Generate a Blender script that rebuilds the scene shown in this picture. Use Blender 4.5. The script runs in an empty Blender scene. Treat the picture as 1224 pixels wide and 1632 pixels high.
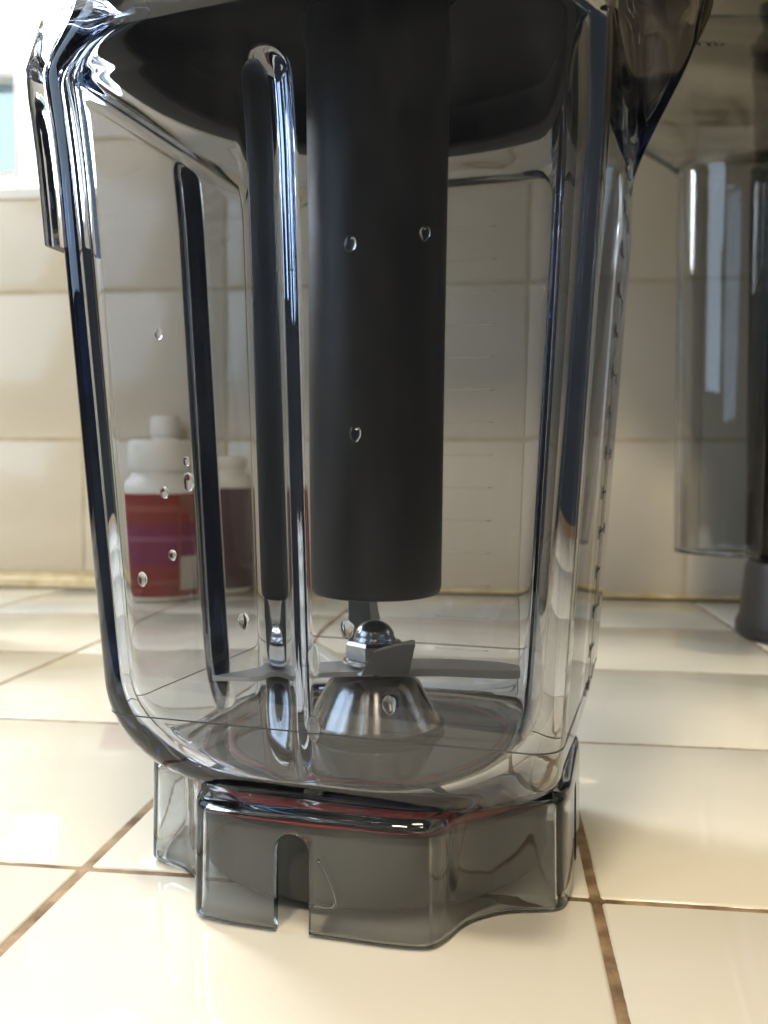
import bpy, bmesh, math, random
from mathutils import Vector, Matrix
from mathutils.bvhtree import BVHTree
from mathutils import noise as mnoise
random.seed(7)
S = bpy.context.scene
COL = S.collection
PI = math.pi

# ------------------------------------------------------------------ camera
F_PX, YAW, PITCH, ROLL, CAM_H = 1455.5, -0.1235, -0.04848, 0.00505, 0.12409
def cam_axes():
    cy, sy, cp, sp = math.cos(YAW), math.sin(YAW), math.cos(PITCH), math.sin(PITCH)
    fwd = Vector((sy*cp, cy*cp, sp)); r0 = Vector((cy, -sy, 0)); u0 = r0.cross(fwd)
    r = r0*math.cos(ROLL) + u0*math.sin(ROLL)
    return r, r.cross(fwd), fwd
cr, cu, cw = cam_axes()
cd = bpy.data.cameras.new('camera'); cam = bpy.data.objects.new('camera', cd); COL.objects.link(cam)
m = Matrix((cr, cu, -cw)).transposed().to_4x4(); m.translation = Vector((0, 0, CAM_H)); cam.matrix_world = m
cd.sensor_fit = 'HORIZONTAL'; cd.sensor_width = 36; cd.lens = 36*F_PX/1224
cd.clip_start = 0.01; cd.clip_end = 50
cd.dof.use_dof = True; cd.dof.focus_distance = 0.245; cd.dof.aperture_fstop = cd.lens/1.8
S.camera = cam

# ------------------------------------------------------------------ world, lamps, exposure
W = bpy.data.worlds.new('World'); S.world = W; W.use_nodes = True
bgn = W.node_tree.nodes['Background']; bgn.inputs[0].default_value = (.80, .90, 1.0, 1); bgn.inputs[1].default_value = 0.04
S.view_settings.view_transform = 'Standard'; S.view_settings.look = 'None'
S.view_settings.exposure = 0; S.view_settings.gamma = 1
cy_ = S.cycles
cy_.max_bounces = 32; cy_.transmission_bounces = 32; cy_.glossy_bounces = 12; cy_.diffuse_bounces = 5
cy_.transparent_max_bounces = 16
cy_.caustics_refractive = True; cy_.caustics_reflective = True; cy_.blur_glossy = 0.4
cy_.sample_clamp_indirect = 6
cy_.use_denoising = True
def area(name, loc, target, sx, sy, power, col, shape='RECTANGLE'):
    l = bpy.data.lights.new(name, 'AREA'); l.shape = shape; l.size = sx
    if shape in ('RECTANGLE', 'ELLIPSE'): l.size_y = sy
    l.energy = power; l.color = col
    o = bpy.data.objects.new(name, l); COL.objects.link(o); o.location = loc
    o.rotation_euler = (Vector(target)-Vector(loc)).to_track_quat('-Z', 'Y').to_euler()
    return o
area('window_daylight', (-1.0, -0.10, 0.55), (-0.12, 0.25, 0.05), 0.7, 0.65, 5.0, (.55, .75, 1.0))
area('overhead_lamp', (.02, -.12, 1.40), (0, .2, 0), 0.26, 0.26, 10.0, (1.0, .84, .61), 'DISK')  # extra warm fill from above, added to brighten the foreground counter
area('back_window_daylight', (-.96, .985, .70), (-.35, .35, 0), 0.36, 0.5, 17.0, (.90, .95, 1.0))
area('overhead_lamp', (0.28, -1.00, 1.35), (0.05, 0.4, 0), 0.26, 0.26, 5.5, (1.0, .84, .61), 'DISK')
area('overhead_lamp', (-0.34, -1.05, 1.35), (-0.1, 0.3, 0), 0.26, 0.26, 17.0, (1.0, .84, .61), 'DISK')

# ------------------------------------------------------------------ helpers
def tag(o, label=None, cat=None, group=None, kind=None):
    if label: o['label'] = label
    if cat: o['category'] = cat
    if group: o['group'] = group
    if kind: o['kind'] = kind
    return o
def empty(name, loc=(0, 0, 0)):
    o = bpy.data.objects.new(name, None); COL.objects.link(o); o.location = loc; o.empty_display_size = .02; return o
def link(name, me, mat=None, parent=None, loc=(0, 0, 0)):
    o = bpy.data.objects.new(name, me); COL.objects.link(o); o.location = loc
    if parent: o.parent = parent
    if mat and not me.materials: me.materials.append(mat)
    return o
def mk(name, vs, fs, mat, parent=None, smooth=True, sharp=None, loc=(0, 0, 0), weld=False):
    me = bpy.data.meshes.new(name); me.from_pydata([tuple(v) for v in vs], [], fs)
    b = bmesh.new(); b.from_mesh(me)
    if weld: bmesh.ops.remove_doubles(b, verts=b.verts, dist=1e-6)
    bmesh.ops.recalc_face_normals(b, faces=b.faces); b.to_mesh(me); b.free()
    me.polygons.foreach_set('use_smooth', [smooth]*len(me.polygons))
    if sharp: me.set_sharp_from_angle(angle=math.radians(sharp))
    me.update()
    return link(name, me, mat, parent, loc)
def loft(rings, cap0=True, cap1=True):
    n = len(rings[0]); vs = [p for r in rings for p in r]; fs = []
    for k in range(len(rings)-1):
        for i in range(n):
            j = (i+1) % n
            fs.append((k*n+i, k*n+j, (k+1)*n+j, (k+1)*n+i))
    for c, k in ((cap0, 0), (cap1, len(rings)-1)):
        if c:
            ctr = sum((Vector(p) for p in rings[k]), Vector())/n; vs.append(tuple(ctr)); q = len(vs)-1
            for i in range(n): fs.append((k*n+i, k*n+(i+1) % n, q))
    return vs, fs
def lathe(prof, n=96, cx=0, cy=0):
    return [[(cx+r*math.cos(2*PI*i/n), cy+r*math.sin(2*PI*i/n), z) for i in range(n)] for r, z in prof]
def closed_loft(rings):           # last ring joins the first (a ring-shaped solid)
    n = len(rings[0]); K = len(rings); vs = [p for r in rings for p in r]; fs = []
    for k in range(K):
        for i in range(n):
            j = (i+1) % n; q = (k+1) % K
            fs.append((k*n+i, k*n+j, q*n+j, q*n+i))
    return vs, fs
def box(x0, x1, y0, y1, z0, z1):
    v = [(x, y, z) for z in (z0, z1) for y in (y0, y1) for x in (x0, x1)]
    return v, [(0, 2, 3, 1), (4, 5, 7, 6), (0, 1, 5, 4), (2, 6, 7, 3), (0, 4, 6, 2), (1, 3, 7, 5)]
def bev(name, vs, fs, w, seg, mat, parent=None, loc=(0, 0, 0)):
    me = bpy.data.meshes.new(name); me.from_pydata(vs, [], fs); b = bmesh.new(); b.from_mesh(me)
    bmesh.ops.recalc_face_normals(b, faces=b.faces)
    bmesh.ops.bevel(b, geom=list(b.edges), offset=w, segments=seg, affect='EDGES', profile=.5)
    b.to_mesh(me); b.free(); me.polygons.foreach_set('use_smooth', [True]*len(me.polygons)); me.set_sharp_from_angle(angle=math.radians(50))
    return link(name, me, mat, parent, loc)
def smooth01(t): t = max(0, min(1, t)); return t*t*(3-2*t)

# ------------------------------------------------------------------ materials
def mat(name):
    m_ = bpy.data.materials.new(name); m_.use_nodes = True; nt = m_.node_tree
    return m_, nt, nt.nodes, nt.links
def principled(name, col, rough, metal=0, spec=.5, bump=None, var=None, **kw):
    m_, nt, N, L = mat(name); p = N['Principled BSDF']
    p.inputs['Base Color'].default_value = (*col, 1); p.inputs['Roughness'].default_value = rough
    p.inputs['Metallic'].default_value = metal; p.inputs['Specular IOR Level'].default_value = spec
    for k, v in kw.items(): p.inputs[k].default_value = v
    tc = N.new('ShaderNodeTexCoord')
    if var:
        col2, sc = var
        nz = N.new('ShaderNodeTexNoise'); nz.inputs['Scale'].default_value = sc; nz.inputs['Detail'].default_value = 5
        mx = N.new('ShaderNodeMix'); mx.data_type = 'RGBA'; mx.inputs[6].default_value = (*col, 1); mx.inputs[7].default_value = (*col2, 1)
        rp = N.new('ShaderNodeMapRange'); rp.inputs[1].default_value = .35; rp.inputs[2].default_value = .68
        L.new(tc.outputs['Object'], nz.inputs['Vector']); L.new(nz.outputs[0], rp.inputs[0]); L.new(rp.outputs[0], mx.inputs[0]); L.new(mx.outputs[2], p.inputs['Base Color'])
    if bump:
        sc, st, di = bump
        nb = N.new('ShaderNodeTexNoise'); nb.inputs['Scale'].default_value = sc; nb.inputs['Detail'].default_value = 2
        bp = N.new('ShaderNodeBump'); bp.inputs['Strength'].default_value = st; bp.inputs['Distance'].default_value = di
        L.new(tc.outputs['Object'], nb.inputs['Vector']); L.new(nb.outputs[0], bp.inputs['Height']); L.new(bp.outputs[0], p.inputs['Normal'])
    return m_
def glass(name, col, ior=1.52, rough=0.0, bump=None, sigma=None):
    m_, nt, N, L = mat(name); N.remove(N['Principled BSDF']); out = N['Material Output']
    g = N.new('ShaderNodeBsdfGlass'); g.inputs['Color'].default_value = (*col, 1); g.inputs['Roughness'].default_value = rough; g.inputs['IOR'].default_value = ior
    L.new(g.outputs[0], out.inputs['Surface'])
    if sigma:
        mx_ = max(sigma)*1.0001; va = N.new('ShaderNodeVolumeAbsorption'); va.inputs['Density'].default_value = mx_
        va.inputs['Color'].default_value = (*[1-q/mx_ for q in sigma], 1); L.new(va.outputs[0], out.inputs['Volume'])
    if bump:
        sc, st, di = bump
        tc = N.new('ShaderNodeTexCoord'); nb = N.new('ShaderNodeTexNoise'); nb.inputs['Scale'].default_value = sc; nb.inputs['Detail'].default_value = 1
        bp = N.new('ShaderNodeBump'); bp.inputs['Strength'].default_value = st; bp.inputs['Distance'].default_value = di
        L.new(tc.outputs['Object'], nb.inputs['Vector']); L.new(nb.outputs[0], bp.inputs['Height']); L.new(bp.outputs[0], g.inputs['Normal'])
    return m_
def emission(name, col, st):
    m_, nt, N, L = mat(name); N.remove(N['Principled BSDF'])
    e = N.new('ShaderNodeEmission'); e.inputs[0].default_value = (*col, 1); e.inputs[1].default_value = st
    L.new(e.outputs[0], N['Material Output'].inputs['Surface']); return m_
M_tile = principled('glazed_tile', (.82, .79, .69), .07, spec=.55, bump=(14, .25, .002), var=((.79, .755, .645), 9))
M_wtile = principled('glazed_wall_tile', (.71, .645, .535), .14, spec=.5, bump=(9, .25, .002), var=((.68, .61, .495), 7))
M_grout = principled('stained_grout', (.40, .285, .175), .85, var=((.12, .068, .032), 75), bump=(900, .6, .0006))
M_wgrout = principled('wall_grout', (.60, .53, .40), .85, var=((.50, .42, .29), 40), bump=(600, .5, .0004))
M_caulk = principled('yellowed_caulk', (.74, .62, .36), .35, var=((.55, .42, .20), 60), bump=(90, .6, .002))
M_clear = glass('clear_copolyester', (.985, .985, .985), 1.54, bump=(30, .02, .001), sigma=(44, 38, 27))
def smudge(m_, col=(.8, .8, .8), lo=.003, hi=.022, sc=(16, 16, 5)):
    nt = m_.node_tree; N_, L = nt.nodes, nt.links; out = N_['Material Output']; src = out.inputs['Surface'].links[0].from_socket
    tc = N_.new('ShaderNodeTexCoord'); mp = N_.new('ShaderNodeMapping'); mp.inputs['Scale'].default_value = sc
    nz = N_.new('ShaderNodeTexNoise'); nz.inputs['Scale'].default_value = 3; nz.inputs['Detail'].default_value = 7; nz.inputs['Roughness'].default_value = .65
    mr = N_.new('ShaderNodeMapRange'); mr.inputs[1].default_value = .45; mr.inputs[2].default_value = .75; mr.inputs[3].default_value = lo; mr.inputs[4].default_value = hi
    df = N_.new('ShaderNodeBsdfDiffuse'); df.inputs[0].default_value = (*col, 1); mx = N_.new('ShaderNodeMixShader')
    L.new(tc.outputs['Object'], mp.inputs[0]); L.new(mp.outputs[0], nz.inputs['Vector']); L.new(nz.outputs[0], mr.inputs[0]); L.new(mr.outputs[0], mx.inputs[0])
    L.new(src, mx.inputs[1]); L.new(df.outputs[0], mx.inputs[2]); L.new(mx.outputs[0], out.inputs['Surface'])
smudge(M_clear)
M_flange = glass('thin_clear_copolyester', (.99, .99, 1), 1.5, bump=(60, .08, .001), sigma=(10, 8, 5))
M_smoke = glass('smoked_copolyester', (.97, .97, .97), 1.54, bump=(40, .05, .001), sigma=(52, 43, 36))
smudge(M_smoke, hi=.03)
M_clear2 = glass('clear_copolyester_far', (.97, .97, .96), 1.5, bump=(20, .10, .002), sigma=(75, 70, 60))
M_smoke2 = glass('grey_copolyester_far', (.9, .9, .92), 1.5, sigma=(900, 850, 750))
M_water = glass('water', (1, 1, 1), 1.33)
M_lid = principled('black_rubber', (.003, .003, .0033), .55, spec=.12, bump=(60, .1, .0005))
M_lidrim = principled('greyer_black_rubber', (.016, .016, .0155), .55, spec=.2)  # sealing lip, a little greyer than the plug
M_tamper = principled('satin_black_plastic', (.027, .026, .024), .45, spec=.35, var=((.034, .032, .030), 40), bump=(300, .08, .0002))
M_nut = principled('dark_grey_plastic', (.030, .031, .028), .55, bump=(200, .1, .0003))
M_red = principled('red_silicone', (.42, .012, .016), .4)
M_steel = principled('brushed_steel', (.62, .60, .57), .20, metal=1, bump=(500, .04, .0002))
M_cone = principled('turned_steel', (.46, .435, .40), .25, metal=1, bump=(420, .10, .0002), Anisotropic=.6)
nt_ = M_cone.node_tree; tg = nt_.nodes.new('ShaderNodeTangent'); tg.direction_type = 'RADIAL'; tg.axis = 'Z'
pc = nt_.nodes['Principled BSDF']; pc.inputs['Roughness'].default_value = .20; pc.inputs['Anisotropic Rotation'].default_value = .25; pc.inputs['Anisotropic'].default_value = .85
nt_.links.new(tg.outputs[0], pc.inputs['Tangent'])
M_blade = principled('blade_steel', (.74, .73, .71), .45, metal=.65, bump=(700, .08, .0002))
M_dark = principled('black_plastic', (.012, .012, .013), .4)
M_mark = principled('moulded_mark', (.05, .05, .055), .4)  # flat dark grey painted in for the refraction darkening of raised clear lines
M_white = principled('white_plastic', (.80, .77, .72), .4)
M_frame = principled('white_window_paint', (.85, .86, .86), .4, bump=(80, .1, .0005))

# ------------------------------------------------------------------ countertop
TS, X0, Y0, YW = 0.155, -0.12548, 0.2636, 0.90286
counter = empty('countertop'); tag(counter, kind='structure')
v, f = box(-1.0, .75, .1095, 1.0, -.03, -.0032); mk('grout_bed', v, f, M_grout, counter, smooth=False)
G = .0024
def tile_mesh(name, w, h, t, mt, r=.0013):
    v, f = box(-w/2, w/2, -h/2, h/2, -t, 0)
    o = bev(name, v, f, r, 3, mt); me = o.data; bpy.data.objects.remove(o); return me
full = tile_mesh('tile', TS-G, TS-G, .006, M_tile)
first = True
for i in range(-5, 5):
    for j in range(-1, 4):
        o = link('tile', full, None, counter, (X0+(i+.5)*TS, Y0+(j+.5)*TS, random.uniform(-.0003, .0002)))
        o.rotation_euler = (random.uniform(-.002, .002), random.uniform(-.002, .002), random.choice((0, 1, 2, 3))*PI/2)
def strip(p0, p1, w, amp, z, seg, seedv):
    p0 = Vector(p0); p1 = Vector(p1); d = (p1-p0); n = Vector((-d.y, d.x, 0)).normalized(); vs = []; fs = []
    for k in range(seg+1):
        c = p0 + d*k/seg
        a = w/2 + amp*mnoise.noise((c.x*170, c.y*170, seedv)) + amp*.7*mnoise.noise((c.x*600, c.y*600, seedv))
        b = w/2 + amp*mnoise.noise((c.x*170, c.y*170, seedv+9)) + amp*.7*mnoise.noise((c.x*600, c.y*600, seedv+9))
        dz = .0003*mnoise.noise((c.x*300, c.y*300, 3))
        vs += [(c+n*a+Vector((0, 0, z-.0004)))[:], (c+Vector((0, 0, z+dz)))[:], (c-n*b+Vector((0, 0, z-.0004)))[:]]
        if k: q = 3*k; fs += [(q-3, q-2, q+1, q), (q-2, q-1, q+2, q+1)]
    return vs, fs
for i in range(-3, 4):
    v, f = strip((X0+i*TS, .111, 0), (X0+i*TS, (.884), 0), (.0046 if i in (0, 1) else .0026), (.0010 if i in (0, 1) else .0004), -.0003, 420, i*3.1); mk('grout_line', v, f, M_grout, counter)
for j in range(0, 5):
    v, f = strip((-.75, Y0+j*TS, 0), (.6, Y0+j*TS, 0), (.0036 if j < 1 else .0019), (.0009 if j < 1 else .0003), -.0003, 500, 40+j*2.3); mk('grout_line', v, f, M_grout, counter)
# caulk bead between counter and wall
vs = []; fs = []; n = 160
for k in range(n+1):
    x = -.8+1.4*k/n; a = .0035*mnoise.noise((x*18, 1, 2)) + .0015*mnoise.noise((x*70, 5, 2))
    left = smooth01((-.25-x)/.15)
    for t in range(7):
        th = PI/2*t/6; R = .008+a*.7+left*.013
        vs.append((x, YW-.0005-R*math.cos(th)*1.0, .0004+(R*.45+left*.004)*math.sin(th)))
for k in range(n):
    for t in range(6): q = k*7+t; fs.append((q, q+1, q+8, q+7))
mk('caulk_bead', vs, fs, M_caulk, counter)

# ------------------------------------------------------------------ back wall
WS, XW = 0.15175, 0.18009
wall = empty('back_wall', (0, YW, 0)); tag(wall, kind='structure')
WX, WZ = XW-4*WS+.0025, 0.400          # right edge and sill height of the window opening
for (x0, x1, z0, z1) in ((-1.2, WX, -.03, WZ-.002), (WX, 1.0, -.03, .95)):
    v, f = box(x0, x1, .0005, .08, z0, z1); mk('plaster', v, f, M_wgrout, wall, smooth=False)
cache = {}
def wtile(x0, x1, z0, z1):
    w, h = round(x1-x0, 4), round(z1-z0, 4)
    if w < .01 or h < .01: return
    if (w, h) not in cache:
        cache[(w, h)] = tile_mesh('tile', w, h, .006, M_wtile, .0010)
    o = link('tile', cache[(w, h)], None, wall, ((x0+x1)/2, random.uniform(-.0003, .0003), (z0+z1)/2))
    o.rotation_euler = (PI/2+random.uniform(-.003, .003), 0, random.uniform(-.003, .003))
g = .0042
for i in range(-7, 4):
    for k in range(0, 5):
        x0, x1, z0, z1 = XW+i*WS+g/2, XW+(i+1)*WS-g/2, k*WS+g/2, (k+1)*WS-g/2
        if x1 < WX+.005:
            if z0 > WZ-.005: continue
            z1 = min(z1, WZ-.003)
        wtile(x0, x1, z0, z1)

# wall cabinet above, out of the frame: its shade falls on the upper tiles
M_cab = principled('cream_cabinet_paint', (.62, .55, .42), .45, var=((.58, .51, .38), 6))
cab = empty('wall_cabinet', (.28, .66, .46)); tag(cab, 'cream wall cabinet above the tiled splashback, over the top edge', 'cabinet')
v, f = box(-.60, .62, -.22, .236, 0, .70); bev('carcass', v, f, .002, 2, M_cab, cab)
for k in range(3):
    v, f = box(-.597+k*.406, -.197+k*.406, -.240, -.2215, .004, .69); bev('door', v, f, .004, 2, M_cab, cab)

# ------------------------------------------------------------------ window and the sky behind it
win = empty('window', (-.75, YW, WZ)); tag(win, 'bright overexposed window with white frame and pale teal pane above the tiled wall', 'window')
wl = -1.15-(-.75); wr = WX-(-.75)
for nm, (a, b_, c, d) in (('sill', (wl, wr-.001, 0, .012)), ('stile', (wr-.007, wr-.001, .0125, .52)), ('stile', (-.02, .02, .0125, .52)), ('stile', (.236, .242, .0125, .1365)), ('rail', (.0205, .235, .0325, .0385)), ('rail', (.0205, .2355, .137, .143))):
    v, f = box(a, b_, (.004 if nm == 'sill' else .03), .075, c, d); bev(nm, v, f, .0015, 2, M_frame, win)
M_pane = glass('teal_tinted_pane', (.325, .365, .37), 1.45)
v, f = box(.021, .2345, .05, .054, .039, .1365); mk('pane', v, f, M_pane, win, smooth=False)
M_sky = emission('bright_sky', (.93, .98, 1.0), 8.0)
v, f = box(-2.6, .4, 1.9, 1.92, -.4, 2.6); sk = mk('sky', v, f, M_sky, None, smooth=False); tag(sk, kind='structure')

# ------------------------------------------------------------------ the blender jar
CX, CY = -0.0393, 0.2955
jar = empty('blender_jar', (CX, CY, 0))
tag(jar, 'large clear blender jar with steel blades and smoked notched base, in front on the counter', 'blender jar')
def boff(z): return .003-.0018*smooth01((z-.20)/.05)      # the body stands a little to the right of the hub's axis
BROT, SROT = math.radians(-10), math.radians(-8)
N = 480
def rsq(phi, a, rho):
    c, s = abs(math.cos(phi)), abs(math.sin(phi))
    if s > c: c, s = s, c
    k = a-rho
    if a*s/max(c, 1e-9) <= k: return a/c
    return k*(c+s)+math.sqrt(max(0, k*k*(c+s)**2-2*k*k+rho*rho))
ZB, ZR, ZS0, ZS1 = .0345, .064, .2265, .253
def prof(z):
    """half width and corner radius of the jar's outside at height z"""
    a = .0648+.060*(z-.06); rho = .0058+.01*(z-.06)
    if z < ZR:
        t = (ZR-z)/(ZR-ZB); q = 1-math.sqrt(max(0, 1-t*t)); q = .8*q+.2*t*t
        a -= .0042*q; rho += .038*q
    if z > ZS0:
        q = smooth01((z-ZS0)/(ZS1-ZS0)); a = a*(1-q)+(.0958+.18*(z-ZS1))*q; rho = rho*(1-q)+.092*q
    return a, min(rho, a-.0005)
def groove(phi, r, z):
    d = (phi+(.0 if abs(phi-PI) < .6 else .13)+PI/4) % (PI/2)-PI/4
    if abs(phi-PI/2) < .5: return 0          # no rib on the wall at the back
    s = r*math.sin(d); w = .0070
    if abs(s) > w: return 0
    top, bot = .2285, .040
    e = 1
    if z > top-w: 
        u = (z-(top-w))/w
        rr = math.hypot(s/w, u)
        return .0056*(.5*(1+math.cos(PI*min(1, rr))))**.75
    if z < ZR: e = smooth01((z-bot+.012)/(.03))
    return .0056*e*(.5*(1+math.cos(PI*s/w)))**.75
def R_out(phi, z):
    a, rho = prof(z); r = rsq(phi, a, rho); return r
TH = .0034
def R_in(phi, z):
    a, rho = prof(z); a -= TH; rho = min(a-.001, rho+.0030*(1-smooth01((z-ZS0)/.03)))
    r = rsq(phi, a, rho); return r-groove(phi, r, z)-.0022*math.exp(-((z-.2395)/.0028)**2)
def ring(Rf, z, zz=None, sc=1):
    out = []
    for i in range(N):
        ph = 2*PI*i/N; r = Rf(ph, z)*sc
        out.append((r*math.cos(ph+BROT)+boff(z), r*math.sin(ph+BROT), z if zz is None else zz))
    return out
ZTOP = .305
zs = [ZB+(ZR-ZB)*(1-math.cos(PI/2*k/14)) for k in range(15)]
z = ZR
while z < ZTOP-.001:
    z += .0008 if z > .215 and z < .265 else .004
    zs.append(min(z, ZTOP))
rings = [ring(R_out, ZB, ZB, .25), ring(R_out, ZB, ZB, .6), ring(R_out, ZB, ZB, .9), ring(R_out, ZB, ZB, .97)]
rings += [ring(R_out, q) for q in zs]
ZF = .0385
def fl(q):     # inner height: lift the floor
    return ZF+(q-ZB)*(ZTOP-ZF)/(ZTOP-ZB)
inner = [ring(R_in, q, (fl(q) if q < .1 else None), 1) for q in zs if q >= ZB]
inner = []
for q in zs:
    zz = q+(ZF-ZB)*(1-smooth01((q-ZB)/.06))
    inner.append(ring(R_in, q, zz))
rings += list(reversed(inner))
rings += [ring(R_in, ZB, ZF-.0002, .965), ring(R_in, ZB, ZF-.0003, .9), ring(R_in, ZB, ZF-.0003, .6), ring(R_in, ZB, ZF-.0003, .25)]
v, f = loft(rings)
body = mk('jar_body', v, f, M_clear, jar)
bvh = BVHTree.FromPolygons([Vector(p)+Vector((CX, CY, 0)) for p in v], f)

# base skirt: four lobes with hollows between them
oct_ = [(.065, 0), (.065, .031), (.0595, .0352), (.0520, .0372), (.0462, .0402), (.0425, .0425)]
poly = []
base_pts = oct_[:-1]+[(.0432, .0432)]
q1 = base_pts + [(y, x) for x, y in reversed(base_pts[1:-1])]
for k in range(4):
    c, s = math.cos(k*PI/2), math.sin(k*PI/2)
    poly += [(x*c-y*s, x*s+y*c) for x, y in q1]
for it in range(3):
    nn = []
    for i in range(len(poly)):
        a, b_ = poly[i], poly[(i+1) % len(poly)]
        nn += [(.75*a[0]+.25*b_[0], .75*a[1]+.25*b_[1]), (.25*a[0]+.75*b_[0], .25*a[1]+.75*b_[1])]
    poly = nn
def poly_r(ph):
    dx, dy = math.cos(ph), math.sin(ph); best = 0
    for i in range(len(poly)):
        (ax, ay), (bx, by) = poly[i], poly[(i+1) % len(poly)]
        ex, ey = bx-ax, by-ay; den = dx*ey-dy*ex
        if abs(den) < 1e-12: continue
        t = (ax*ey-ay*ex)/den; u = (ax*dy-ay*dx)/den
        if t > 0 and -1e-9 <= u <= 1+1e-9: best = max(best, t)
    return best
PR = [poly_r(2*PI*i/N) for i in range(N)]
# inward offset by normals
P2 = [Vector((PR[i]*math.cos(2*PI*i/N), PR[i]*math.sin(2*PI*i/N))) for i in range(N)]
NR = []
for i in range(N):
    t = (P2[(i+2) % N]-P2[i-2]).normalized(); NR.append(Vector((t.y, -t.x)))
def sring(off, z):
    out = []
    for i in range(N):
        p = P2[i]*1.004-NR[i]*off; c, s = math.cos(SROT), math.sin(SROT)
        out.append((p.x*c-p.y*s, p.x*s+p.y*c, z))
    return out
def scl(r, k, z): return [(x*k, y*k, z) for x, y, _ in r]
ZK, ZT = .0006, .0338
rr = []
for k in range(7):
    a = PI/2*k/6; rr.append(sring(.003*(1-math.sin(a)), ZT-.003+.003*math.cos(a)))
for k in range(1, 9): rr.append(sring(-.0004*k/8, ZT-.003-(ZT-.003-ZK-.0012)*k/8))
for k in range(1, 6):
    a = PI*k/5; rr.append(sring(.00145-.0004-.00145*math.cos(a), ZK+.0012-.0012*math.sin(a)))
for k in range(1, 9): rr.append(sring(.0025+.0006*k/8, ZK+.0012+(ZT-.0055-ZK)*k/8))
for k in range(1, 5):
    a = PI/2*k/4; rr.append(sring(.0031+.002*(1-math.cos(a)), ZT-.0043+.0011*math.sin(a)))
circ = lambda rad, z: [(rad*math.cos(2*PI*i/N+SROT), rad*math.sin(2*PI*i/N+SROT), z) for i in range(N)]
rr += [circ(.0492, ZT-.0030), circ(.0490, ZT-.0027), circ(.0490, ZT-.0003), circ(.0492, ZT)]
v, f = closed_loft(rr)
skirt = mk('base_skirt', v, f, M_smoke, jar)
# arch-shaped notches through the skirt of every lobe
def arch_cutter(ang, off, w, h):
    pts = [(-w/2, -.01)]+[(-w/2*math.cos(a), h-w/2+w/2*math.sin(a)) for a in [PI*k/16 for k in range(17)]]+[(w/2, -.01)]
    c, s = math.cos(ang), math.sin(ang); R = []
    for d in (.050, .085):
        R.append([(c*d-s*(off+x), s*d+c*(off+x), z) for x, z in pts])
    return loft(R)
for k in range(4):
    v, f = arch_cutter(SROT-PI/2+k*PI/2, -.0045, .0098, .0275)
    cut = mk('cutter', v, f, None)
    cut.parent = jar
    md = skirt.modifiers.new('notch', 'BOOLEAN'); md.operation = 'DIFFERENCE'; md.solver = 'EXACT'; md.object = cut
    bpy.context.view_layer.update()
    me = bpy.data.meshes.new_from_object(skirt.evaluated_get(bpy.context.evaluated_depsgraph_get()))
    skirt.modifiers.clear(); old = skirt.data; skirt.data = me; bpy.data.meshes.remove(old)
    cm = cut.data; bpy.data.objects.remove(cut); bpy.data.meshes.remove(cm)
skirt.data.name = 'base_skirt'
if not skirt.data.materials: skirt.data.materials.append(M_smoke)
skirt.data.polygons.foreach_set('use_smooth', [True]*len(skirt.data.polygons)); skirt.data.set_sharp_from_angle(angle=math.radians(40))

# added tube on the front lobe, imitating the notch edge refracted in the skirt
def tube(pts, rad, n_=8):
    R_ = []
    for k, p in enumerate(pts):
        p = Vector(p); t = (Vector(pts[min(k+1, len(pts)-1)])-Vector(pts[max(0, k-1)])).normalized()
        a = t.cross(Vector((0, 1, 0))).normalized(); b_ = t.cross(a)
        R_.append([tuple(p+a*rad*math.cos(2*PI*i/n_)+b_*rad*math.sin(2*PI*i/n_)) for i in range(n_)])
    return loft(R_)
cp_ = [(.0028, .0215), (.0036, .0202), (.0046, .0184), (.0056, .0164), (.0066, .0142), (.0074, .0120), (.0077, .0108), (.0075, .0098), (.0068, .0091), (.0055, .0088), (.0035, .0089), (.0014, .0091)]
c_, s_ = math.cos(SROT), math.sin(SROT)
v, f = tube([(u*c_+.0655*s_, u*s_-.0655*c_, z) for u, z in cp_], .00042); mk('refracted_edge', v, f, M_clear2, jar)

# retaining nut and red gasket under the floor
nr = [(.02, .0340), (.0440, .0340), (.0448, .0332), (.0448, .0262), (.0545, .0262), (.0568, .0250), (.0568, .0060), (.0558, .0048), (.044, .0046), (.042, .0056), (.038, .015), (.015, .015)]
v, f = loft(lathe(nr, 96)); mk('retaining_nut', v, f, M_nut, jar, sharp=35)
gr = [(.0468+.0018*math.cos(a), .0321+.0018*math.sin(a)) for a in [2*PI*k/14 for k in range(14)]]
v, f = closed_loft(lathe(gr, 128)); mk('gasket', v, f, M_red, jar)
gr = [(.0545+.0020*math.cos(a), .0284+.0018*math.sin(a)) for a in [2*PI*k/14 for k in range(14)]]
v, f = closed_loft(lathe(gr, 128)); mk('gasket', v, f, M_red, jar)

# blade hub
hz = ZF+.0002
hp = [(.0001, hz), (.0205, hz), (.0218, hz+.0004), (.0220, hz+.0020), (.0212, hz+.0034), (.0207, hz+.0045), (.0160, hz+.0135), (.0150, hz+.0152), (.0134, hz+.0168), (.0112, hz+.0179), (.0085, hz+.0183), (.0085, hz+.0195), (.0001, hz+.0195)]
# dark washer ring at the foot of the cone
v, f = loft(lathe([p for p in hp], 128), False, False)
hub = mk('blade_hub', v, f, M_cone, jar, sharp=40, weld=True)
wash = [(.0221, hz), (.0232, hz+.0003), (.0232, hz+.0014), (.0221, hz+.0018)]
v, f = closed_loft(lathe(wash, 96)); mk('washer', v, f, M_dark, hub, sharp=40)
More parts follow.
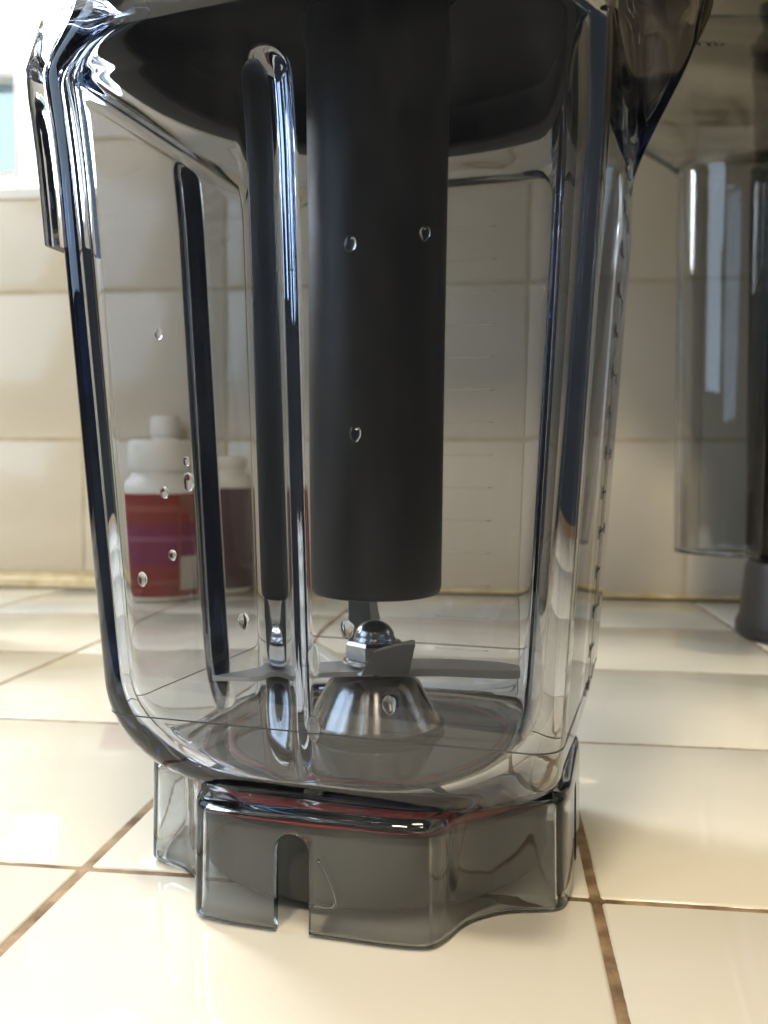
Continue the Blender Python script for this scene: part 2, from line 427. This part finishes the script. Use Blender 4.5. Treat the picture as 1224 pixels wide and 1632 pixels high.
# hexagonal nut with domed end
bz = hz+.0190
hexr = []
for r_, z_ in ((.0088, bz+.0036), (.0094, bz+.0042), (.0094, bz+.0088), (.0085, bz+.0098)):
    hexr.append([(r_*math.cos(k*PI/3+.35), r_*math.sin(k*PI/3+.35), z_) for k in range(6)])
v, f = loft(hexr); mk('hex_nut', v, f, M_steel, hub, smooth=False)
dm = [(.0070, bz+.0094), (.0070, bz+.0106)]+[(.0066*math.cos(a), bz+.0110+.0056*math.sin(a)) for a in [PI/2*k/12 for k in range(12)]]+[(.0002, bz+.0166)]
v, f = loft(lathe(dm, 64)); mk('domed_cap', v, f, M_steel, hub, sharp=50)
ws = [(.0085, bz+.0026), (.0102, bz+.0028), (.0102, bz+.0035), (.0085, bz+.0036)]
v, f = loft(lathe(ws, 48)); mk('washer', v, f, M_steel, hub, sharp=40)
# blades: each wing is a thin bent plate following a centre line
def wing(ang, line, widths, th, z0, twist=0, edge=.5):
    """line: (distance, height) along the wing; widths: full width at each; sharpened leading edge"""
    c, s = math.cos(ang), math.sin(ang); vs = []; fs = []
    n_ = len(line)
    for k in range(n_):
        d, h = line[k]; w0, w1 = widths[k]; tw = twist*k/(n_-1)
        prev = line[max(0, k-1)]; nxt = line[min(n_-1, k+1)]
        tx, tz = nxt[0]-prev[0], nxt[1]-prev[1]; ln = math.hypot(tx, tz); nx, nz = -tz/ln, tx/ln
        for (y, up) in ((-w0, 0), (-w0+.0034, th), (w1, th), (w1, 0)):
            dd = d+nx*up; hh = h+nz*up+tw*y
            vs.append((c*dd-s*y, s*dd+c*y, z0+hh))
        if k:
            q = 4*k
            for t in range(4): u = (t+1) % 4; fs.append((q-4+t, q-4+u, q+u, q+t))
    fs += [(0, 1, 2, 3), tuple(4*(n_-1)+t for t in (3, 2, 1, 0))]
    return vs, fs
TH_B = .0016
wings = [
    (math.radians(187), [(0, 0), (.012, 0), (.022, -.0008), (.040, -.0022), (.0525, -.0032)], [(.0085, .0095), (.0085, .0095), (.0075, .0085), (.0065, .0065), (.0005, .0025)], bz, -.10),
    (math.radians(5), [(0, 0), (.012, 0), (.022, .0002), (.040, -.0004), (.0520, -.0010)], [(.0085, .0095), (.0085, .0095), (.0075, .0085), (.0070, .0070), (.0050, .0030)], bz, .10),
    (math.radians(108), [(0, .0), (.010, 0), (.0135, .0012), (.0165, .0052), (.0250, .0170), (.0290, .0225)], [(.0070, .0070), (.0070, .0070), (.0068, .0068), (.0062, .0062), (.0055, .0050), (.0004, .0055)], bz+.0016, 0),
    (math.radians(292), [(0, .0), (.0105, 0), (.0140, .0005), (.0180, .0040), (.0240, .0100), (.0265, .0122)], [(.0070, .0070), (.0078, .0078), (.0078, .0078), (.0074, .0072), (.0066, .0064), (-.0010, .0060)], bz+.0010, 0),
]
for a, ln, wd, z0, tw in wings:
    v, f = wing(a, ln, wd, TH_B, z0, tw); mk('blade', v, f, M_blade, hub, smooth=False)

# moulded seam low on the body
def ribbon(pts, nrm, h, t):
    vs = []; fs = []
    for k, (p, n_) in enumerate(zip(pts, nrm)):
        p = Vector(p); n_ = Vector(n_); up = Vector((0, 0, h/2))
        vs += [(p-up-n_*.00002)[:], (p-up*.6+n_*t)[:], (p+up*.6+n_*t)[:], (p+up-n_*.00002)[:]]
        if k:
            q = 4*k
            for j in range(4): u = (j+1) % 4; fs.append((q-4+j, q-4+u, q+u, q+j))
    n_ = len(pts)-1; fs += [(0, 1, 2, 3), tuple(4*n_+j for j in (3, 2, 1, 0))]
    return vs, fs
def on_body(ph, z, lift=.00012):
    r = R_out(ph, z)+lift; return (r*math.cos(ph+BROT)+boff(z), r*math.sin(ph+BROT), z)
def nrm_body(ph, z):
    a = Vector(on_body(ph-.004, z)); b_ = Vector(on_body(ph+.004, z)); t = b_-a
    return Vector((t.y, -t.x, 0)).normalized()
phs = [2*PI*k/400 for k in range(401)]
v, f = ribbon([on_body(p, .0545) for p in phs], [nrm_body(p, .0545) for p in phs], .00042, .00012)
mk('mould_seam', v, f, M_mark, jar)
# raised measuring marks on the right-hand wall and on the wall at the back
def mark(face, s0, s1, z, h=.0005):
    a, _ = prof(z); k = 8; P_ = []; Q = []
    for i in range(k+1):
        s = s0+(s1-s0)*i/k; ph = face*PI/2+math.atan2(s, a); P_.append(on_body(ph, z, .00015)); Q.append(nrm_body(ph, z))
    v, f = ribbon(P_, Q, h, .0002); mk('measuring_mark', v, f, M_mark if face == 0 else M_clear, jar)
for k in range(14):
    z = .053+k*.0127
    mark(0, .013, (.036 if k % 2 == 0 else .028), z)
    mark(1, -.023, -.002, z, .00025)
def vmark(face, s, z0, z1, w):
    k = 40; vs = []; fs = []
    for i in range(k+1):
        z = z0+(z1-z0)*i/k; a, _ = prof(z); ph = face*PI/2+math.atan2(s, a)
        p = Vector(on_body(ph, z, .0001)); n_ = nrm_body(ph, z); t = Vector((-n_.y, n_.x, 0))*w/2
        vs += [(p-t)[:], (p-t*.6+n_*.0004)[:], (p+t*.6+n_*.0004)[:], (p+t)[:]]
        if i:
            q = 4*i
            for j in range(4): u = (j+1) % 4; fs.append((q-4+j, q-4+u, q+u, q+j))
    fs += [(0, 1, 2, 3), tuple(4*k+j for j in (3, 2, 1, 0))]
    mk('scale_line', vs, fs, M_clear, jar)
def vmark2(face, s, z0, z1, w):
    vs = []; fs = []
    for i in range(5):
        z = z0+(z1-z0)*i/4; a, _ = prof(z); ph = face*PI/2+math.atan2(s, a)
        p = Vector(on_body(ph, z, .0001)); n_ = nrm_body(ph, z); t = Vector((-n_.y, n_.x, 0))*w/2
        vs += [(p-t)[:], (p-t*.6+n_*.0002)[:], (p+t*.6+n_*.0002)[:], (p+t)[:]]
        if i:
            q = 4*i
            for j in range(4): u = (j+1) % 4; fs.append((q-4+j, q-4+u, q+u, q+j))
    fs += [(0, 1, 2, 3), (19, 18, 17, 16)]
    mk('scale_tick', vs, fs, M_mark, jar)
for k in range(14):
    z = .053+k*.0127
    vmark2(0, .0125, z-.0022, z+.0022, .0007)
    if k % 2 == 0: vmark2(0, .0375, z-.0018, z+.0018, .0009)
vmark(0, .0245, .050, .222, .0010)
# clear flange on the left-hand corner that ends part way down
def flange(ph0, ph1, z0, z1, off0, off1):
    rg = []
    for k in range(16):
        z = z0+(z1-z0)*k/15; r_ = []
        for i in range(13):
            ph = ph0+(ph1-ph0)*i/12; r = R_out(ph, z)+off1; r_.append((r*math.cos(ph+BROT)+boff(z), r*math.sin(ph+BROT), z))
        for i in range(13):
            ph = ph1-(ph1-ph0)*i/12; r = R_out(ph, z)+off0; r_.append((r*math.cos(ph+BROT)+boff(z), r*math.sin(ph+BROT), z))
        rg.append(r_)
    return loft(rg)
v, f = flange(math.radians(215.5), math.radians(223.5), .184, .300, .0006, .0050)
mk('side_flange', v, f, M_flange, jar, sharp=35)

# black handle bracket standing against the right-hand back shoulder
hrings = []
HA = math.radians(42)
for k in range(26):
    z = .240+.085*k/25
    t = k/25; r_ = .0025+.0185*math.sqrt(min(1, t*1.35)) if t*1.35 < 1 else .0210
    r_ = max(.0025, min(.0210, r_)); a_, rh_ = prof(z)
    d_ = rsq(HA-BROT, a_, rh_)+.0009+r_; c_ = Vector((math.cos(HA), math.sin(HA))); t_ = Vector((-c_.y, c_.x))
    hrings.append([tuple(c_*(d_+r_*math.cos(2*PI*i/40))+t_*(r_*1.05*math.sin(2*PI*i/40)))+(z,) for i in range(40)])
hrings = [[(p[0]+boff(p[2]), p[1], p[2]) for p in r_] for r_ in hrings]
M_handle = principled('glossy_black_plastic', (.007, .007, .008), .18, spec=.4, bump=(80, .05, .0004))
v, f = loft(hrings); mk('handle', v, f, M_handle, jar, sharp=50)

# ------------------------------------------------------------------ lid and tamper
lid = empty('jar_lid', (CX+.0012, CY, .2540)); tag(lid, 'black rubber lid plugged into the top of the clear jar', 'lid')
def zz(p): return [(r, z-.2555) for r, z in p]
lp = zz([(.0245, .270), (.076, .268), (.0775, .2665), (.079, .2560), (.0805, .2550), (.0900, .2550), (.0908, .2560), (.0945, .300), (.0945, .309), (.106, .309), (.106, .322), (.06, .326), (.0245, .326)])
v, f = closed_loft(lathe(lp, 128)); mk('plug', v, f, M_lid, lid, sharp=40)
rp = zz([(.0785, .2546), (.0790, .2536), (.0800, .2532), (.0892, .2532), (.0904, .2540), (.0907, .2549)])
v, f = closed_loft(lathe(rp, 128)); mk('sealing_lip', v, f, M_lidrim, lid, sharp=40)
tam = empty('tamper', (CX+.0004, CY, .083)); tag(tam, 'thick black tamper rod hanging inside the clear jar above the blades', 'tamper')
tp = [(.0001, 0), (.0185, 0), (.0202, .0005), (.0211, .0016), (.0214, .0032), (.0219, .08), (.0228, .165), (.0232, .186), (.0232, .243)]
v, f = loft(lathe(tp, 96), False, True); mk('shaft', v, f, M_tamper, tam, sharp=60, weld=True)
v, f = loft(lathe([(.020, .2437), (.042, .2437), (.045, .246), (.042, .250), (.02, .252), (.018, .34), (.021, .36), (.012, .372)], 64)); mk('grip', v, f, M_tamper, tam, sharp=40)

# ------------------------------------------------------------------ second jar at the right edge
J2 = Vector((.245, .705, 0))
jar2 = empty('blender_jar', J2); tag(jar2, 'second blender jar with hollow clear handle and black base at the right edge', 'blender jar')
bp = [(.0001, 0.0005), (.064, .0005), (.066, .003), (.066, .010), (.063, .016), (.060, .052), (.058, .056), (.0001, .056)]
v, f = loft(lathe(bp, 96), False, False); mk('base', v, f, M_dark, jar2, sharp=40, weld=True)
o_ = [(.050, .058), (.0525, .064), (.0535, .10), (.057, .30), (.059, .40), (.060, .52)]
i_ = [(r-.004, z+(.006 if k < 2 else 0)) for k, (r, z) in enumerate(o_)]
v, f = loft(lathe([(.001, .058)]+o_+list(reversed(i_))+[(.001, .064)], 128)); mk('jar_body', v, f, M_smoke2, jar2)
# dark contents of that jar: its own black tamper
H2 = Vector((.145, .622, 0))-J2
hd = Vector((H2.x, H2.y, 0)).normalized(); hs = Vector((-hd.y, hd.x, 0))
def hring(c, rx, ry, z, n_=96):
    return [tuple(c+hd*(rx*math.cos(2*PI*i/n_))+hs*(ry*math.sin(2*PI*i/n_))+Vector((0, 0, z))) for i in range(n_)]
hr = []; secs = []
for k in range(110):
    z = .069+.371*k/109
    q = smooth01((z-.316)/.034)
    t = (z-.069)/.25
    rx = .0235+.0025*t+q*.062; ry = .0310+.0025*t+q*.030
    rx += .006*mnoise.noise((z*60, 1, 4))*q; ry += .008*mnoise.noise((z*55, 7, 4))*q; rx += .010*math.exp(-((z-.360)/.008)**2); cc = H2+hd*(q*.010)
    secs.append((cc, rx, ry, z))
outer_ = [hring(c, a, b_, z) for c, a, b_, z in secs]
inner_ = [hring(c, a-.0036, b_-.0036, z) for c, a, b_, z in secs]
v, f = closed_loft(outer_+list(reversed(inner_))); mk('handle', v, f, M_clear2, jar2)
br = [hring(H2*.55, .020, .018, .33+.0*k) for k in range(1)]

# ------------------------------------------------------------------ supplement bottles by the wall
def label_mat(name, cols):
    """flat print: colour bands by height with pale broken lines for the lines of small print"""
    m_, nt, N_, L = mat(name); p = N_['Principled BSDF']; p.inputs['Roughness'].default_value = .35
    tc = N_.new('ShaderNodeTexCoord'); sx = N_.new('ShaderNodeSeparateXYZ'); L.new(tc.outputs['Object'], sx.inputs[0])
    mr = N_.new('ShaderNodeMapRange'); mr.inputs[1].default_value = .006; mr.inputs[2].default_value = .098; L.new(sx.outputs[2], mr.inputs[0])
    rp = N_.new('ShaderNodeValToRGB'); rp.color_ramp.interpolation = 'LINEAR'
    e = rp.color_ramp.elements
    while len(e) < len(cols): e.new(.5)
    for el, (pos, c) in zip(e, cols): el.position = pos; el.color = (*c, 1)
    L.new(mr.outputs[0], rp.inputs[0]); L.new(rp.outputs[0], p.inputs['Base Color'])
    return m_
RED, PUR, PALE, PINK = (.24, .027, .017), (.20, .016, .070), (.30, .075, .045), (.29, .08, .15)
M_lab = label_mat('red_purple_label', [(0, RED), (.12, RED), (.15, PALE), (.18, RED), (.30, RED), (.34, PUR), (.45, PUR), (.55, PUR), (.57, PINK), (.60, PINK), (.62, PUR), (.70, PUR), (.74, RED), (.83, RED), (.86, PALE), (.90, PALE), (.92, RED), (1, RED)])
M_lab2 = label_mat('maroon_label', [(0, (.085, .035, .035)), (1, (.10, .045, .045))])
M_side = principled('side_print', (.22, .06, .03), .4, var=((.33, .12, .07), 220))
M_patch = principled('white_patch', (.5, .45, .40), .4)
def bottle(x, y, r, zl0, zl1, zs_, rc, zc, labm, label):
    b = empty('supplement_bottle', (x, y, 0)); tag(b, label, 'bottle', 'bottles along the back wall')
    p = [(.0001, .0006), (r-.004, .0006), (r, .004), (r, zl1+.003), (r-.002, zl1+.008), (r*.75, zs_-.003), (rc*.95, zs_), (rc*.9, zs_+.003), (.0001, zs_+.003)]
    v, f = loft(lathe(p, 64), False, False); mk('bottle_body', v, f, M_white, b, sharp=50, weld=True)
    c = [(.0001, zs_+.0035), (rc-.001, zs_+.0035), (rc, zs_+.005), (rc, zc-.002), (rc-.0015, zc), (.0001, zc)]
    rr_ = lathe(c, 80)
    for k in (2, 3):
        rr_[k] = [(px*(1+.02*(i % 2)), py*(1+.02*(i % 2)), pz) for i, (px, py, pz) in enumerate(rr_[k])]
    v, f = loft(rr_, False, False); mk('cap', v, f, M_white, b, sharp=50, weld=True)
    lr = [(r+.0002, zl0), (r+.0006, zl0), (r+.0006, zl1), (r+.0002, zl1)]
    v, f = closed_loft(lathe(lr, 64)); mk('label', v, f, labm, b, sharp=50)
    return b
b1 = bottle(-.309, .812, .039, .006, .100, .116, .029, .148, M_lab, 'white bottle with red and purple label seen through the left of the jar')
b2 = bottle(-.262, .862, .024, .006, .104, .118, .018, .134, M_lab2, 'smaller bottle with dull maroon label right of the red and purple one')
b3 = bottle(-.330, .880, .0185, .012, .10, .150, .0145, .174, M_white, 'slim white bottle standing behind the red and purple one, top showing')
# information panel on the side of the front bottle's label
def panel(par, name, r, a0, a1, z0, z1, mt):
    R = []
    for rr_ in (r, r+.0003):
        R.append([(rr_*math.cos(a0+(a1-a0)*i/10), rr_*math.sin(a0+(a1-a0)*i/10), z0) for i in range(11)]+[(rr_*math.cos(a1-(a1-a0)*i/10), rr_*math.sin(a1-(a1-a0)*i/10), z1) for i in range(11)])
    v, f = loft(R); mk(name, v, f, mt, par, sharp=50)
panel(b1, 'information_panel', .0398, math.radians(-48), math.radians(-8), .007, .099, M_side)
panel(b1, 'barcode_patch', .0404, math.radians(-46), math.radians(-22), .012, .044, M_patch)
# green bottle beyond the left edge: shows as a green sliver in the jar's corner
M_green = principled('green_soap', (.03, .30, .16), .3)
gb = empty('soap_bottle', (-.395, .60, 0)); tag(gb, 'green soap bottle left of the jar, only a refracted sliver showing', 'bottle')
v, f = loft(lathe([(.0001, .0006), (.026, .0006), (.03, .004), (.03, .11), (.02, .135), (.011, .142), (.011, .15), (.0001, .15)], 64), False, False); mk('bottle_body', v, f, M_green, gb, sharp=50, weld=True)
v, f = loft(lathe([(.0125, .151), (.0125, .168), (.006, .172), (.006, .188)], 40)); mk('cap', v, f, M_white, gb, sharp=40)

# ------------------------------------------------------------------ water drops on the jar
def ray_dir(x, y): return (cw+cr*((x-612)/F_PX)-cu*((y-816)/F_PX)).normalized()
def drop(x, y, r, label, asp=1.15):
    o = Vector((0, 0, CAM_H)); d = ray_dir(x, y)
    hit, nn, _, dist = bvh.ray_cast(o, d)
    if hit is None: return
    if nn.dot(d) > 0: nn = -nn
    r = 1.2*r*dist/F_PX
    jit = [1+.16*mnoise.noise((math.cos(2*PI*i/20)*1.3+x, math.sin(2*PI*i/20)*1.3+y, .5)) for i in range(20)]
    n_ = 20; rg = []
    for k in range(9):
        a = PI/2*k/8
        rg.append([(jit[i]*r*math.cos(2*PI*i/n_)*max(.02, math.cos(a)), jit[i]*r*(asp+(.25 if math.sin(2*PI*i/n_) < 0 else 0))*math.sin(2*PI*i/n_)*max(.02, math.cos(a)), r*.5*math.sin(a)) for i in range(n_)])
    v, f = loft(rg)
    ob = mk('water_drop', v, f, M_water, None, sharp=60)
    z = nn.normalized(); yv = (Vector((0, 0, 1))-z*z.z).normalized(); xv = yv.cross(z)
    m_ = Matrix((xv, yv, z)).transposed().to_4x4(); m_.translation = hit+z*.00006; ob.matrix_world = m_
    tag(ob, label, 'water drop', 'water drops clinging to the jar')
for a in [
    (253, 532, 5.5, 'small drop alone high on the left wall of the jar, above the bottles'),
    (297, 734, 5, 'small drop just above the large oval drop before the bottle cap'),
    (301, 767, 8.5, 'large oval drop in front of the white bottle cap, left of the rib', 1.3),
    (262, 784, 6, 'drop at the top edge of the red and purple label'),
    (275, 884, 6, 'bright-edged drop in front of the purple band of the label'),
    (227, 922, 7, 'faint round drop at the lower left of the red label', 1.2),
    (388, 988, 8.5, 'clear drop on the jar wall left of the front rib, below the bottles'),
    (553, 1001, 10, 'round drop beside the upright blade tip'),
    (620, 1121, 10, 'round drop hanging in front of the steel hub cone'),
    (558, 389, 8, 'curved bright drop high in front of the black tamper'),
    (677, 371, 7, 'faint grey drop near the right side of the tamper'),
    (566, 691, 8, 'faint ring-shaped drop in front of the middle of the tamper'),
    (500, 1160, 9, 'flat drop low on the front rib beside the hub cone', 1.8),
    (1003, 298, 8, 'dark drop on the right outline of the jar near its shoulder', 1.3),
    (500, 1050, 8, 'long thin drop on the front rib left of the blades', 3.0)]:
    drop(*a)
